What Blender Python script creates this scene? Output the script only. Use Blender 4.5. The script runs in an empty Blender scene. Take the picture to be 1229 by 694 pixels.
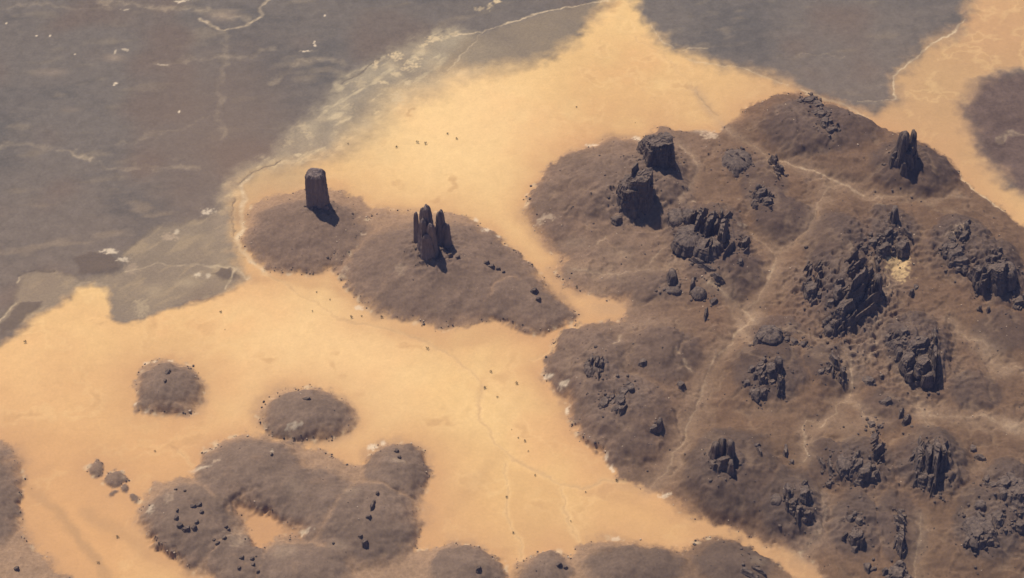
import bpy, math, random
import numpy as np
from mathutils import Vector

# ------------------------------------------------------------------ camera, sky, sun, exposure
scene = bpy.context.scene
C = scene.collection
D = 6000.0                      # slant distance from the aircraft to the middle of the view, metres
DEP = math.radians(45.0)        # looking down by this angle
MPP = 2.0                       # metres per photo pixel in the middle of the view
PW, PH = 1229.0, 694.0
CAM = np.array([0.0, -D * math.cos(DEP), D * math.sin(DEP)])
cam_d = bpy.data.cameras.new('camera')
cam = bpy.data.objects.new('camera', cam_d); C.objects.link(cam)
cam.location = CAM
cam.rotation_euler = (math.pi / 2 - DEP, 0, 0)
cam_d.sensor_width = 36.0
cam_d.lens = 36.0 * D / (PW * MPP)
cam_d.clip_start = 10.0
cam_d.clip_end = 120000.0
scene.camera = cam

SUN_EL = math.radians(61.0)
SH = np.array([0.53, -0.85]); SH /= np.linalg.norm(SH)       # ground direction in which shadows fall
world = bpy.data.worlds.new('World'); scene.world = world; world.use_nodes = True
wn = world.node_tree
sky = wn.nodes.new('ShaderNodeTexSky'); sky.sky_type = 'NISHITA'; sky.sun_disc = False
sky.sun_elevation = SUN_EL; sky.sun_rotation = math.atan2(-SH[0], -SH[1])
sky.dust_density = 0.6; sky.ozone_density = 2.2
wn.links.new(sky.outputs[0], wn.nodes['Background'].inputs[0])
wn.nodes['Background'].inputs[1].default_value = 0.068
sun_d = bpy.data.lights.new('sun', 'SUN'); sun_d.energy = 4.85; sun_d.angle = math.radians(0.55)
sun_d.color = (1.0, 0.885, 0.72)
sun = bpy.data.objects.new('sun', sun_d); C.objects.link(sun)
sun.location = (0, 0, 3000)
sun.rotation_euler = Vector((SH[0] * math.cos(SUN_EL), SH[1] * math.cos(SUN_EL), -math.sin(SUN_EL))).to_track_quat('-Z', 'Y').to_euler()
scene.view_settings.view_transform = 'Standard'
scene.view_settings.look = 'None'
scene.view_settings.gamma = 1.0
scene.view_settings.exposure = 0.0
scene.view_settings.use_curve_mapping = False
scene.cycles.use_denoising = True
scene.cycles.max_bounces = 4; scene.cycles.diffuse_bounces = 1

# ------------------------------------------------------------------ noise and geometry helpers
F = np.float32
def _perm(seed):
    r = np.random.RandomState(seed); p = r.permutation(256).astype(np.int32)
    return np.concatenate([p, p])
_cache = {}
def perlin(x, y, seed=0):
    if seed not in _cache: _cache[seed] = _perm(seed)
    p = _cache[seed]
    x = np.asarray(x, F); y = np.asarray(y, F)
    xf = np.floor(x); yf = np.floor(y)
    xi = xf.astype(np.int32) & 255; yi = yf.astype(np.int32) & 255
    x = x - xf; y = y - yf
    u = x * x * x * (x * (x * 6 - 15) + 10); v = y * y * y * (y * (y * 6 - 15) + 10)
    ang = np.arange(256, dtype=F) * F(2 * math.pi / 256)
    gx, gy = np.cos(ang), np.sin(ang)
    def g(ix, iy, dx, dy):
        h = p[p[ix & 255] + (iy & 255)]
        return gx[h] * dx + gy[h] * dy
    a = g(xi, yi, x, y); b = g(xi + 1, yi, x - 1, y)
    c = g(xi, yi + 1, x, y - 1); d = g(xi + 1, yi + 1, x - 1, y - 1)
    a = a + u * (b - a); c = c + u * (d - c)
    return (a + v * (c - a)) * F(1.5)
def fbm(x, y, scale, octv=3, seed=0, gain=0.5):
    s = 0; a = 1.0; t = 0; f = 1.0 / scale
    for o in range(octv):
        s = s + a * perlin(x * f + 13.7 * o, y * f - 7.3 * o, seed + o); t += a; a *= gain; f *= 2.03
    return s / t
def ridged(x, y, scale, octv=3, seed=0):
    s = 0; a = 1.0; t = 0; f = 1.0 / scale
    for o in range(octv):
        s = s + a * (1 - np.abs(perlin(x * f, y * f, seed + o)) * 2); t += a; a *= 0.5; f *= 2.1
    return s / t
def sstep(a, b, x):
    t = np.clip((x - a) / (b - a), 0, 1); return t * t * (3 - 2 * t)
def mixc(col, new, m):
    m = np.clip(m, 0, 1)[..., None].astype(F)
    return col * (1 - m) + np.asarray(new, F) * m

cosd, sind = math.cos(DEP), math.sin(DEP)
def px2g(px, py, z=0.0):
    """photo pixel -> point of the level z (arrays allowed)"""
    px = np.asarray(px, float); py = np.asarray(py, float)
    u = (px - PW / 2) * MPP / D; v = -(py - PH / 2) * MPP / D
    dx = u; dy = cosd + v * sind; dz = -sind + v * cosd
    t = (z - CAM[2]) / dz
    return CAM[0] + dx * t, CAM[1] + dy * t
def gpts(pts):
    a = np.array(pts, float); x, y = px2g(a[:, 0], a[:, 1]); return np.stack([x, y], 1)

def seg_dist(X, Y, P, closed):
    best = np.full(X.shape, 1e12); n = len(P)
    for i in range(n if closed else n - 1):
        a = P[i]; b = P[(i + 1) % n]; ab = b - a; L = ab @ ab + 1e-9
        t = np.clip(((X - a[0]) * ab[0] + (Y - a[1]) * ab[1]) / L, 0, 1)
        best = np.minimum(best, (X - a[0] - t * ab[0]) ** 2 + (Y - a[1] - t * ab[1]) ** 2)
    return np.sqrt(best)
def inside(X, Y, P):
    r = np.zeros(X.shape, bool); n = len(P)
    for i in range(n):
        a = P[i]; b = P[(i + 1) % n]
        if a[1] == b[1]: continue
        c = ((a[1] > Y) != (b[1] > Y)) & (X < (b[0] - a[0]) * (Y - a[1]) / (b[1] - a[1]) + a[0])
        r ^= c
    return r
# coarse lattice for signed distance fields
CS = 9.0
CX = np.arange(-2000, 2001, CS); CY = np.arange(-1400, 1801, CS)
CGX, CGY = np.meshgrid(CX, CY)
def sdf_grid(poly):
    P = gpts(poly); d = seg_dist(CGX, CGY, P, True)
    return np.where(inside(CGX, CGY, P), d, -d).astype(F)
def samp(grid, x, y):
    fx = np.clip((x - CX[0]) / CS, 0, len(CX) - 1.001); fy = np.clip((y - CY[0]) / CS, 0, len(CY) - 1.001)
    ix = fx.astype(np.int32); iy = fy.astype(np.int32); fx = (fx - ix).astype(F); fy = (fy - iy).astype(F)
    a = grid[iy, ix] * (1 - fx) + grid[iy, ix + 1] * fx
    b = grid[iy + 1, ix] * (1 - fx) + grid[iy + 1, ix + 1] * fx
    return a * (1 - fy) + b * fy

# ------------------------------------------------------------------ layout, traced in photo pixels
SAND = [(735,-3),(728,3),(707,23),(697,43),(668,66),(637,77),(600,82),(534,90),(516,106),(478,112),(440,148),(418,170),(410,182),
        (392,190),(345,197),(300,208),(287,225),(283,260),(283,290),(292,315),(300,335),(275,350),(235,365),(200,372),
        (170,383),(150,390),(138,388),(132,380),(130,360),(125,345),(110,340),(93,348),(85,355),(60,370),(20,398),
        (-40,440),(-150,520),(-150,860),(560,860),(1060,800),(990,690),(930,640),(800,560),(900,300),(940,200),(1045,150),(1010,126),
        (965,112),(945,101),(920,93),(870,80),(830,66),(800,56),(775,26),(760,-3),(765,-60),(730,-60)]
STRIP = [(1165,-2),(1160,20),(1145,42),(1110,55),(1092,75),(1073,92),(1076,122),(1050,138),(1020,133),(1010,150),(1060,180),(1110,190),(1140,210),
         (1173,240),(1203,262),(1240,290),(1340,350),(1350,310),(1229,238),(1195,215),(1170,175),(1152,130),(1165,105),(1182,92),(1205,86),(1260,80),(1260,-60),(1165,-60)]
FAN = [(735,-2),(657,13),(607,30),(581,37),(555,45),(540,60),(525,82),(534,90),(600,82),(637,77),(668,66),(697,43),(707,23),(728,3)]
TAN = [(284,240),(264,251),(234,264),(184,274),(160,293),(144,303),(150,318),(134,330),(90,334),(55,326),(28,330),(20,352),(0,385),(0,405),(60,370),(93,348),(125,345),(132,385),
       (150,390),(200,372),(275,350),(305,335),(292,300)]
MOTT = [(285,235),(300,208),(345,197),(392,190),(420,168),(440,148),(500,112),(560,95),(600,60),(545,40),(500,48),(455,78),(420,95),(380,140),(345,165),(330,190),(290,205),(270,245)]
DARKS = [[(0,395),(20,365),(50,360),(45,372),(20,393),(0,406)],[(253,326),(275,319),(290,337),(262,333)],
         [(95,330),(90,312),(110,303),(135,308),(146,320),(130,329)],[(108,384),(120,382),(132,385),(128,390),(115,388)]]
H1 = [(294,258),(305,245),(330,234),(355,231),(395,228),(415,232),(435,240),(447,252),(440,275),(428,295),(420,312),(400,322),(380,330),(345,328),(320,323),(300,310),(290,295)]
H2 = [(447,252),(460,251),(490,257),(540,257),(565,262),(582,276),(605,291),(625,308),(645,325),(657,345),(676,360),(691,376),(688,384),(675,393),(650,402),
      (625,400),(610,390),(590,388),(560,394),(530,396),(505,389),(475,384),(450,376),(432,363),(420,347),(405,330),(395,322),(400,300),(415,285),(430,265)]
MAS = [(650,213),(658,198),(671,190),(690,180),(708,174),(731,165),(757,165),(772,170),(785,155),(800,152),(825,160),(862,158),(885,142),(897,128),(930,115),(960,113),(985,120),
       (1012,133),(1042,146),(1062,157),(1085,165),(1110,173),(1132,187),(1153,214),(1173,231),(1203,254),(1229,274),(1360,350),(1400,800),(1060,810),(1000,710),
       (963,661),(919,651),(886,639),(852,629),(819,612),(801,596),(778,586),(744,575),(734,562),(728,549),(711,536),(694,522),(681,495),(677,479),(660,464),
       (652,455),(655,431),(664,411),(677,398),(694,389),(721,387),(748,381),(752,371),(748,361),(718,358),(688,348),(667,335),(664,320),(676,310),(657,298),(641,281),(631,258),(636,235)]
B1 = [(-140,510),(-40,515),(0,530),(15,540),(25,560),(27,580),(22,600),(25,630),(40,660),(60,675),(85,696),(150,760),(150,900),(-140,900)]
B2 = [(160,470),(161,455),(170,443),(185,435),(205,433),(225,437),(239,448),(244,463),(242,480),(233,492),(215,499),(195,501),(175,496),(164,486)]
B3 = [(310,497),(316,482),(333,469),(365,464),(395,470),(415,481),(430,496),(428,512),(410,525),(385,531),(360,531),(330,525),(315,512)]
B4 = [(234,559),(247,542),(267,529),(291,521),(321,523),(354,531),(388,545),(406,552),(424,560),(440,560),(441,550),(457,533),(477,530),(500,537),(514,552),(521,567),(513,580),(506,595),(504,615),(507,642),(500,660),
      (537,652),(560,654),(587,662),(607,680),(614,700),(617,780),(300,800),(254,696),(221,680),(200,664),(180,647),(168,627),(168,606),(177,592),(191,579),(227,571)]
GAP = [(279,610),(304,611),(328,619),(348,636),(366,643),(330,647),(318,662),(308,660),(301,642),(288,624)]
B7 = [(618,700),(624,678),(644,663),(664,661),(684,669),(694,656),(728,647),(761,652),(795,656),(820,663),(836,650),(852,644),(886,648),(906,663),(936,679),(960,700),(1010,790),(1000,860),(630,820)]
def ell(cx, cy, rx, ry, n=14): return [(cx + rx * math.cos(2 * math.pi * k / n), cy + ry * math.sin(2 * math.pi * k / n)) for k in range(n)]
M1 = ell(115, 562, 11, 8); M2 = ell(137, 575, 13, 11); M3 = ell(134, 593, 5, 4); M4 = ell(147, 588, 6, 6); M5 = ell(160, 597, 9, 5)
PRT = [(1152,130),(1165,105),(1182,92),(1205,86),(1260,80),(1400,60),(1400,310),(1340,290),(1229,238),(1195,215),(1170,175)]
# debris hills of the upland: polygon, height, tint
SUBS = [([(890,132),(930,117),(985,122),(1040,147),(1110,175),(1150,212),(1155,228),(1130,243),(1060,240),(1000,216),(940,194),(900,170)], 26, (.108,.086,.080)),
        ([(905,250),(930,235),(985,240),(975,270),(962,292),(925,300),(897,275)], 14, (.098,.074,.069)),
        ([(720,190),(770,180),(815,182),(834,205),(826,236),(795,262),(750,275),(700,265),(680,225)], 26, (.120,.095,.080)),
        ([(840,300),(900,285),(928,310),(917,348),(880,360),(850,345)], 14, (.102,.076,.072)),
        ([(657,430),(680,400),(740,391),(850,385),(885,400),(845,460),(830,510),(800,552),(745,560),(700,515),(680,480)], 24, (.115,.087,.074)),
        ([(830,522),(900,515),(958,525),(985,605),(965,652),(850,622),(805,590)], 24, (.092,.075,.060)),
        ([(965,255),(1000,240),(1060,250),(1085,290),(1060,350),(1030,395),(985,400),(960,350)], 32, (.108,.080,.064)),
        ([(1060,395),(1100,375),(1140,395),(1140,440),(1115,470),(1075,460)], 22, (.092,.070,.062)),
        ([(1095,260),(1160,250),(1222,295),(1222,350),(1170,365),(1110,340)], 24, (.095,.075,.063)),
        ([(1085,535),(1115,515),(1160,530),(1180,600),(1165,690),(1110,690),(1095,610)], 22, (.090,.074,.058)),
        ([(1160,560),(1229,560),(1260,640),(1229,720),(1160,700)], 20, (.084,.069,.058)),
        ([(985,540),(1060,530),(1080,570),(1070,640),(1000,640)], 14, (.088,.071,.058)),
        ([(880,420),(945,400),(1000,420),(1015,470),(985,505),(900,500),(855,490)], 18, (.096,.074,.062))]
# dark domes with dusty skirts: centre, radii (pixels), height m; first those of the lobed hill, which are hills of their own
LOBES = [(300,572,70,46,20,'grey brown scree dome at the top of the lobed lower left hills'),(226,630,58,46,20,'scree dome crowned by a ring of small dark rocks'),(479,562,43,31,16,'round scree dome jutting into the sand right of the oval mound'),
         (438,628,66,46,20,'wide scree dome under the round one, with a curved line of stones'),(362,682,60,30,14,'low scree dome below the orange sand pocket'),(560,684,48,28,14,'low dark dome on the bottom edge, middle of the photo'),
         (374,604,58,42,15,'scree dome between the sand pocket and the wide dome with stones'),
         (286,672,36,30,12,'pale dusty dome with dark stones left of the sand pocket foot')]
DOMES = [(370,284,84,48,8),(525,328,128,64,8),(632,366,66,38,8),(715,225,72,46,12),(792,236,48,46,14),(870,328,50,36,12),(940,266,44,32,10),(985,160,88,40,12),(1096,206,62,38,14),(705,440,52,48,14),(745,505,62,48,14),(795,432,50,34,10),
         (878,572,60,50,14),(952,610,42,40,12),(1000,305,44,46,10),(1020,368,44,44,14),(1070,282,34,34,10),(1152,300,40,40,12),(1196,332,38,42,14),(1098,425,44,46,14),(922,450,48,38,12),(928,402,36,20,8),
         (1116,558,46,44,14),(1034,560,46,30,10),(1180,638,40,40,12),(1218,598,40,38,12),(1080,642,30,40,8),(1026,636,30,34,8),(770,342,44,26,8),(850,282,52,40,12),(662,252,36,40,8),(915,224,34,34,8),(1000,446,40,30,8),(1202,402,40,28,6),
         (1172,474,34,22,4),(990,562,26,30,6),(1060,500,30,24,4),(650,685,34,22,10),(760,680,60,24,12),(880,675,50,24,10),(-5,600,36,60,8),(202,468,40,32,12),(368,499,56,32,13),(115,562,10,7,2),(137,575,12,10,3),(147,588,6,6,1.5),(160,597,8,5,1),(134,593,5,4,1)]
# pale dry channels: points, half width m, strength, valley half width m, kind
PATHS = [([(933,194),(955,203),(976,211),(1000,219),(1020,231),(1036,239)],2.6,.85,45,'p'),
 ([(836,107),(852,134),(882,164),(905,182),(919,191),(936,214)],1.8,.35,30,'p'),
 ([(996,228),(983,251),(977,268),(969,283),(958,295),(935,302)],2.2,.35,40,'p'),
 ([(903,288),(916,296),(926,305),(931,321),(919,345),(909,365),(896,375)],2.2,.35,45,'p'),
 ([(850,349),(856,351),(879,363),(896,375),(905,390)],2.8,.6,40,'p'),
 ([(905,385),(893,395),(886,402),(872,422),(856,438),(846,462),(839,485),(832,505),(824,520),(805,560),(780,583)],2.4,.42,50,'p'),
 ([(817,179),(830,191),(835,204),(832,221),(828,232),(815,250)],1.8,.35,25,'p'),
 ([(1066,351),(1060,365),(1050,381),(1050,400),(1050,418),(1040,440)],2.2,.35,40,'p'),
 ([(1023,435),(1021,462),(1020,485),(1003,492),(1003,499),(993,509),(985,520)],2.0,.5,40,'p'),
 ([(1020,485),(1033,497),(1045,512),(1050,530)],1.8,.25,25,'p'),
 ([(975,511),(968,510),(964,522),(968,535),(962,545),(966,557),(962,563)],1.9,.6,35,'p'),
 ([(965,662),(979,648),(990,630),(989,610),(984,600)],2.2,.35,45,'p'),
 ([(1103,630),(1101,650),(1100,670),(1100,720)],2.0,.4,35,'p'),
 ([(1069,450),(1083,465),(1097,479),(1107,502),(1112,520)],2.0,.35,35,'p'),
 ([(690,328),(731,331),(764,330),(791,328),(812,318)],2.0,.4,35,'p'),
 ([(727,287),(718,298)],2.0,.5,10,'p'),([(795,303),(780,320)],2.0,.4,10,'p'),
 ([(746,408),(744,418),(736,428)],2.4,.55,12,'p'),([(821,443),(830,455)],2.6,.6,12,'p'),([(812,432),(818,437)],2.4,.4,8,'p'),
 ([(1140,395),(1165,410),(1180,420),(1195,440),(1229,452)],4,.25,45,'p'),
 ([(1045,245),(1080,243),(1120,247),(1150,240)],2.0,.25,30,'p'),
 ([(1107,502),(1160,505),(1207,512),(1250,530)],3,.25,45,'p'),
 ([(868,355),(900,420),(950,405),(985,415)],2.0,.12,25,'p'),
 # the wadi at the foot of the first hill and its run across the sand
 ([(300,210),(290,222),(293,238),(290,258),(291,274),(284,289),(291,305),(303,315),(321,328)],3.4,1.0,6,'w'),
 ([(321,328),(345,343),(372,360),(410,382),(440,387),(470,395),(504,408),(524,418),(544,428),(560,442),(577,458),(579,470),(574,484),(577,502),(591,529),(617,552),(651,569),(674,582),(698,587),(718,581),(734,576),(750,577)],3.2,.55,6,'d'),
 ([(607,557),(606,580),(609,600),(610,620),(614,636),(621,645),(625,655),(625,672)],1.8,.6,4,'d'),
 ([(674,587),(678,612),(688,636),(694,650)],1.8,.6,4,'d'),
 ([(217,541),(222,548),(227,560)],1.6,.5,3,'d'),
 ([(640,432),(657,425),(668,410),(684,398),(694,389)],1.4,.4,4,'d'),
 ([(761,45),(790,62),(812,84),(830,100),(846,125)],2.4,.3,6,'d'),([(748,82),(775,105),(800,135)],2.0,.15,5,'d'),
 # crusts of the gravel plain
 ([(731,2),(700,6),(657,13),(630,22),(607,30),(581,37),(565,41),(544,43)],2.4,.75,8,'w'),
 ([(581,37),(571,48),(557,64),(537,84)],1.8,.35,6,'w'),
 ([(242,23),(255,31),(268,37),(281,36),(294,33),(314,22),(313,10),(324,-2)],2.6,.8,8,'w'),
 ([(120,2),(160,6),(200,10),(247,15),(284,23),(300,26)],6,.25,8,'w'),
 ([(268,38),(270,70),(267,85),(263,110),(264,140),(268,165)],5,.15,8,'w'),
 ([(190,78),(225,75),(250,71),(300,68),(330,58)],5,.17,8,'w'),
 ([(0,177),(30,172),(55,178),(85,182),(108,194),(135,203),(170,204),(210,200),(235,205)],4.5,.17,8,'w'),
 ([(84,181),(96,188),(108,194)],3,.3,4,'w'),([(140,175),(180,165),(220,155),(250,140)],4,.14,8,'w'),
 ([(0,388),(8,376),(17,364)],2.4,.75,4,'w'),([(21,340),(25,333)],2.4,.5,4,'w'),
 ([(0,10),(40,6),(80,9),(140,8)],4,.15,8,'w'),([(330,98),(345,90),(360,76),(395,72),(410,76)],6,.2,6,'w'),([(340,195),(356,192),(385,193)],2,.35,5,'w'),
 ([(93,348),(93,340),(105,337),(128,340)],1.8,.3,4,'w'),([(150,325),(190,318),(240,318),(290,322)],3,.35,6,'w'),([(270,345),(284,322),(296,335),(300,332)],2.4,.5,4,'w'),
 ([(1073,118),(1073,92),(1090,76),(1108,60),(1143,42),(1158,24)],2.2,.7,5,'w'),([(1030,122),(1060,121),(1072,119)],1.6,.4,5,'w'),
 ([(1195,172),(1210,160),(1240,158)],5,.22,5,'w'),([(1203,254),(1173,232),(1153,213)],2.6,.65,5,'w'),
 ([(945,102),(925,96),(896,84),(860,78),(838,76),(822,70)],1.8,.45,5,'w'),([(960,108),(985,118),(1015,129),(1040,141)],3.2,.5,5,'w'),
 ([(820,61),(826,58),(850,60)],2,.4,5,'w'),([(960,66),(985,68),(1005,64)],3.0,.15,6,'w'),
 ([(780,30),(795,50),(810,58)],1.8,.5,4,'w'),
 ([(455,72),(443,80),(433,88),(423,94),(410,102)],1.8,.8,4,'k'),([(24,332),(30,328),(45,326),(63,328)],1.8,.8,4,'k'),([(286,222),(296,210),(315,203),(338,193)],1.9,.8,4,'k'),([(281,240),(280,262),(281,285)],1.8,.6,4,'k'),
 ([(838,112),(850,128),(862,140)],2,.5,4,'k'),([(1000,170),(1012,176),(1022,184)],2,.4,4,'k')]
# pale blobs: x, y, rx, ry (pixels), strength, colour key
BLOBS = [(1076,328,13,14,1.0,'s'),(1077,329,9,9,1.0,'s'),(842,160,12,4,.75,'c'),(852,165,9,6,.8,'c'),(657,268,9,3,.6,'c'),(648,272,5,3,.5,'c'),(1216,516,14,7,.4,'c'),
 (520,47,9,4,.8,'y'),(533,45,6,3,.6,'y'),(509,54,8,3,.7,'y'),(477,67,7,5,.85,'y'),(494,77,7,4,.9,'y'),(500,70,5,3,.7,'y'),(486,82,7,3,.7,'y'),(460,100,5,2,.8,'y'),(474,90,6,3,.65,'y'),
 (489,100,5,3,.65,'y'),(450,79,3,5,.75,'y'),(597,3,6,2,.95,'y'),(587,8,4,5,.6,'y'),(575,12,5,2,.4,'y'),(471,80,10,6,.45,'y'),(505,62,12,5,.5,'y'),(545,41,7,2,.5,'y'),
 (365,154,6,5,.35,'y'),(372,163,6,5,.35,'y'),(357,187,5,2,.7,'y'),(388,144,10,4,.35,'y'),(348,172,6,6,.3,'y'),(415,130,9,6,.3,'y'),(432,102,7,7,.3,'y'),(478,118,9,8,.5,'y'),
 (440,150,10,9,.4,'y'),(44,44,1.6,1.0,1,'b'),(60,44,1.2,1.6,.9,'b'),(139,101,2.6,1.4,1,'b'),(137,103,1.5,1.0,.9,'b'),(215,135,1.3,2.0,1,'b'),(90,66,1.4,.9,.8,'b'),(150,60,4,1.5,.5,'b'),(138,63,1.6,4,.6,'b'),
 (390,20,1.4,1.5,.9,'b'),(367,63,5,1.2,.95,'b'),(379,53,1.6,3.4,.85,'b'),(8,29,1.3,1.2,.8,'b'),(219,2,8,2,.8,'b'),(195,78,6,1.2,.4,'b'),(149,12,4,1.2,.5,'b'),
 (137,70,15,6,.3,'c'),(62,88,22,6,.22,'c'),(84,133,12,4,.16,'c'),(270,20,22,9,.35,'c'),(250,255,7,4,.75,'b'),(205,285,9,4,.45,'c'),(212,279,3,3,.5,'b'),
 (132,303,8,3,.7,'b'),(150,312,6,3,.6,'b'),(158,322,8,5,.3,'c'),(236,330,4,3,.6,'b'),(250,331,3,3,.5,'b'),(225,340,14,6,.3,'y'),(185,350,10,9,.22,'y'),(170,370,7,9,.3,'y'),
 (268,268,14,20,.2,'c'),(415,327,4,3,.4,'c'),(435,288,4,2,.5,'c'),(482,337,7,5,.25,'c'),(430,370,4,2,.6,'b'),
 (240,566,12,2.2,.6,'b'),(260,560,5,2,.5,'c'),(354,519,7,3,.5,'b'),(449,538,5,3,.7,'b'),(460,533,3,3,.6,'b'),(478,567,8,2,.35,'c'),(422,602,10,6,.25,'c'),(355,597,12,10,.16,'c'),
 (284,652,9,9,.3,'c'),(205,605,5,7,.3,'c'),(183,617,3,4,.4,'b'),(410,664,12,4,.25,'c'),(342,669,14,9,.3,'c'),(368,642,7,1.6,.6,'b'),(328,553,2,4,.5,'b'),
 (175,437,3,2,.5,'b'),(186,435,3,1.5,.5,'b'),(205,434,4,1.3,.5,'b'),(163,486,2,2,.6,'b'),(177,496,4,2,.4,'b'),(225,495,6,3,.3,'c'),
 (658,455,4,2,.7,'b'),(676,468,5,2,.6,'b'),(680,492,3,4,.7,'b'),(733,562,2,4,.7,'b'),(728,551,2,3,.6,'b'),(800,595,5,2,.6,'b'),(740,647,6,1.5,.5,'b'),
 (571,265,3,3,.7,'b'),(583,280,4,3,.7,'b'),(598,286,3,2,.6,'b'),(709,174,6,2,.6,'b'),(765,168,6,3,.6,'b'),(770,172,4,3,.5,'b'),(886,246,2.5,1,.3,'c'),(888,278,5,1.5,.6,'c'),
 (832,250,3,1.5,.5,'c'),(980,640,5,4,.2,'c'),(1045,330,4,8,.3,'c'),(1018,320,3,6,.25,'c'),(1055,258,6,6,.25,'c'),(1140,305,6,7,.3,'c'),(1152,298,6,5,.35,'c'),(910,680,10,4,.3,'c'),
 (1190,428,22,12,.14,'c'),(1200,452,14,8,.2,'c'),(1150,460,16,6,.14,'c'),(940,350,22,20,.16,'r'),(965,300,25,12,.12,'r'),(1070,520,30,22,.16,'r'),(1020,520,22,16,.16,'c'),(920,500,34,10,.12,'c'),
 (735,370,26,8,.6,'r'),(712,352,26,8,.4,'r'),(700,320,26,6,.3,'r'),(770,395,40,10,.12,'c'),(778,582,40,6,.35,'r'),(690,295,16,7,.2,'c'),(740,310,20,10,.15,'c')]

# ------------------------------------------------------------------ the terrain lattice
def lines(lo, hi, step, far):
    a = list(np.arange(lo, hi + .01, step)); s = step; v = a[-1]; up = []
    while v < far: s *= 1.35; v += s; up.append(v)
    s = step; v = lo; dn = []
    while v > -far: s *= 1.35; v -= s; dn.append(v)
    return np.array(dn[::-1] + a + up)
GX = lines(-1480, 1480, 2.7, 45000); GY = lines(-960, 1190, 3.0, 45000)
NX, NY = len(GX), len(GY)
X, Y = np.meshgrid(GX, GY); X = X.astype(F); Y = Y.astype(F)
# wander of every boundary
wx = 11 * fbm(X, Y, 75, 2, 11) + 8 * fbm(X, Y, 34, 2, 15) + 4.5 * fbm(X, Y, 15, 2, 21)
wy = 13 * fbm(X, Y, 75, 2, 31) + 9 * fbm(X, Y, 34, 2, 35) + 5 * fbm(X, Y, 15, 2, 41)
XW, YW = X + wx, Y + wy
n_big = fbm(X, Y, 420, 3, 51); n_mid = fbm(X, Y, 110, 3, 61); n_small = fbm(X, Y, 28, 3, 71); n_fine = fbm(X, Y, 8, 2, 81)
n_diag = fbm((X + Y) * .22, (Y - X) * .75, 26, 3, 95)      # crusts drawn out along the flow of the flood plain
n_str = fbm(X * .35 + Y * .2, Y * 1.1 - X * .25, 60, 3, 91)          # streaks drawn out by the wind
def S(poly): return samp(sdf_grid(poly), XW, YW)
H = 5.0 * n_big + 1.2 * n_mid + .25 * n_small
# outside the traced middle the land goes on: gravel with drifts of sand
col = np.empty(X.shape + (3,), F); col[:] = (.225, .187, .160)
col = mixc(col, (.170, .148, .134), sstep(-.1, .5, n_big + .5 * n_str))
col = mixc(col, (.300, .240, .185), .8 * sstep(.12, .6, n_str + .45 * n_mid))
col = mixc(col, (.225, .160, .125), .65 * sstep(.05, .5, -n_big + .6 * fbm(X, Y, 260, 2, 101)))
col *= (1 + .18 * n_small + .10 * n_fine)[..., None]
gx0, gy0 = px2g(265, 150); col = mixc(col, (.255, .185, .143), .6 * sstep(330, 60, np.hypot((X - gx0) * 1.1, (Y - gy0) * .7) + 60 * n_mid))
out = np.maximum(np.abs(X) - 1500, np.maximum(Y - 1250, -1000 - Y))
H += 60 * sstep(.15, .55, fbm(X, Y, 1500, 4, 111)) * sstep(300, 2500, out)
plainid = np.zeros(X.shape, np.int16)
sd_prt = S(PRT)
col = mixc(col, np.asarray((.158, .114, .098), F) * (1 + .35 * n_small + .35 * n_mid + .2 * n_fine)[..., None], .95 * sstep(-14, 40, sd_prt + 14 * n_small)); 
# tan silt band, mottled crusts, grey fan
sd = S(TAN); col = mixc(col, (.375, .305, .220), .85 * sstep(-9, 12, sd) * (.75 + .5 * n_mid)); H -= 2.0 * sstep(-5, 10, sd)
col = mixc(col, (.42, .335, .23), .7 * sstep(-4, 8, sd) * sstep(.05, .5, n_diag + .4 * n_mid))
for dk in DARKS: sd = S(dk); col = mixc(col, (.170, .135, .112), .85 * sstep(-5, 6, sd)); H += 2.2 * sstep(-5, 8, sd)
sd = S(MOTT); mm = sstep(-45, 22, sd + 14 * n_small)
col = mixc(col, (.54, .435, .300), .9 * mm * (.75 + .6 * n_mid))
col = mixc(col, (.72, .57, .37), .85 * mm * sstep(.08, .5, n_diag + .35 * n_mid + .3 * n_small))
sd = S(FAN); col = mixc(col, (.36, .275, .19), .9 * sstep(-10, 22, sd + 8 * n_small) * (.85 + .35 * n_mid))
# sand
sd_sand = np.maximum(S(SAND), S(STRIP))
gx0, gy0 = px2g(475, 130); gx1, gy1 = px2g(170, 380); sharp = np.exp(-(((X - gx1) / 420) ** 2 + ((Y - gy1) / 200) ** 2)); soft = 6 + (1 - sharp) * (16 + 34 * sstep(-.3, .5, n_mid)) + 75 * np.exp(-((X - gx0) ** 2 + (Y - gy0) ** 2) / 260. ** 2)
sandm = sstep(-soft, soft, sd_sand + (6 + 12 * (1 - sharp)) * n_small + 10 * (1 - sharp) * n_mid)
scol = np.empty_like(col); scol[:] = (.66, .445, .215)
scol = mixc(scol, (.64, .39, .19), sstep(-.1, .45, -n_big + .3 * n_mid + .25 * sstep(0, -700, Y)))
scol = mixc(scol, (.71, .495, .25), .5 * sstep(.0, .6, fbm(X * .6 + Y * .5, (Y - X) * .6, 190, 3, 97) + .4 * n_big))
gx0, gy0 = px2g(1120, 100)
scol = mixc(scol, (.43, .275, .150), .9 * sstep(620, 300, np.hypot(X - gx0, Y - gy0)))
gx0, gy0 = px2g(1200, 30)
scol = mixc(scol, (.48, .285, .155), .7 * sstep(300, 50, np.hypot(X - gx0, Y - gy0)))
gx0, gy0 = px2g(780, 120)
scol = mixc(scol, (.50, .30, .145), .5 * sstep(330, 60, np.hypot((X - gx0) * .8, Y - gy0)) * sstep(-.2, .4, n_mid + .5))
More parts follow.
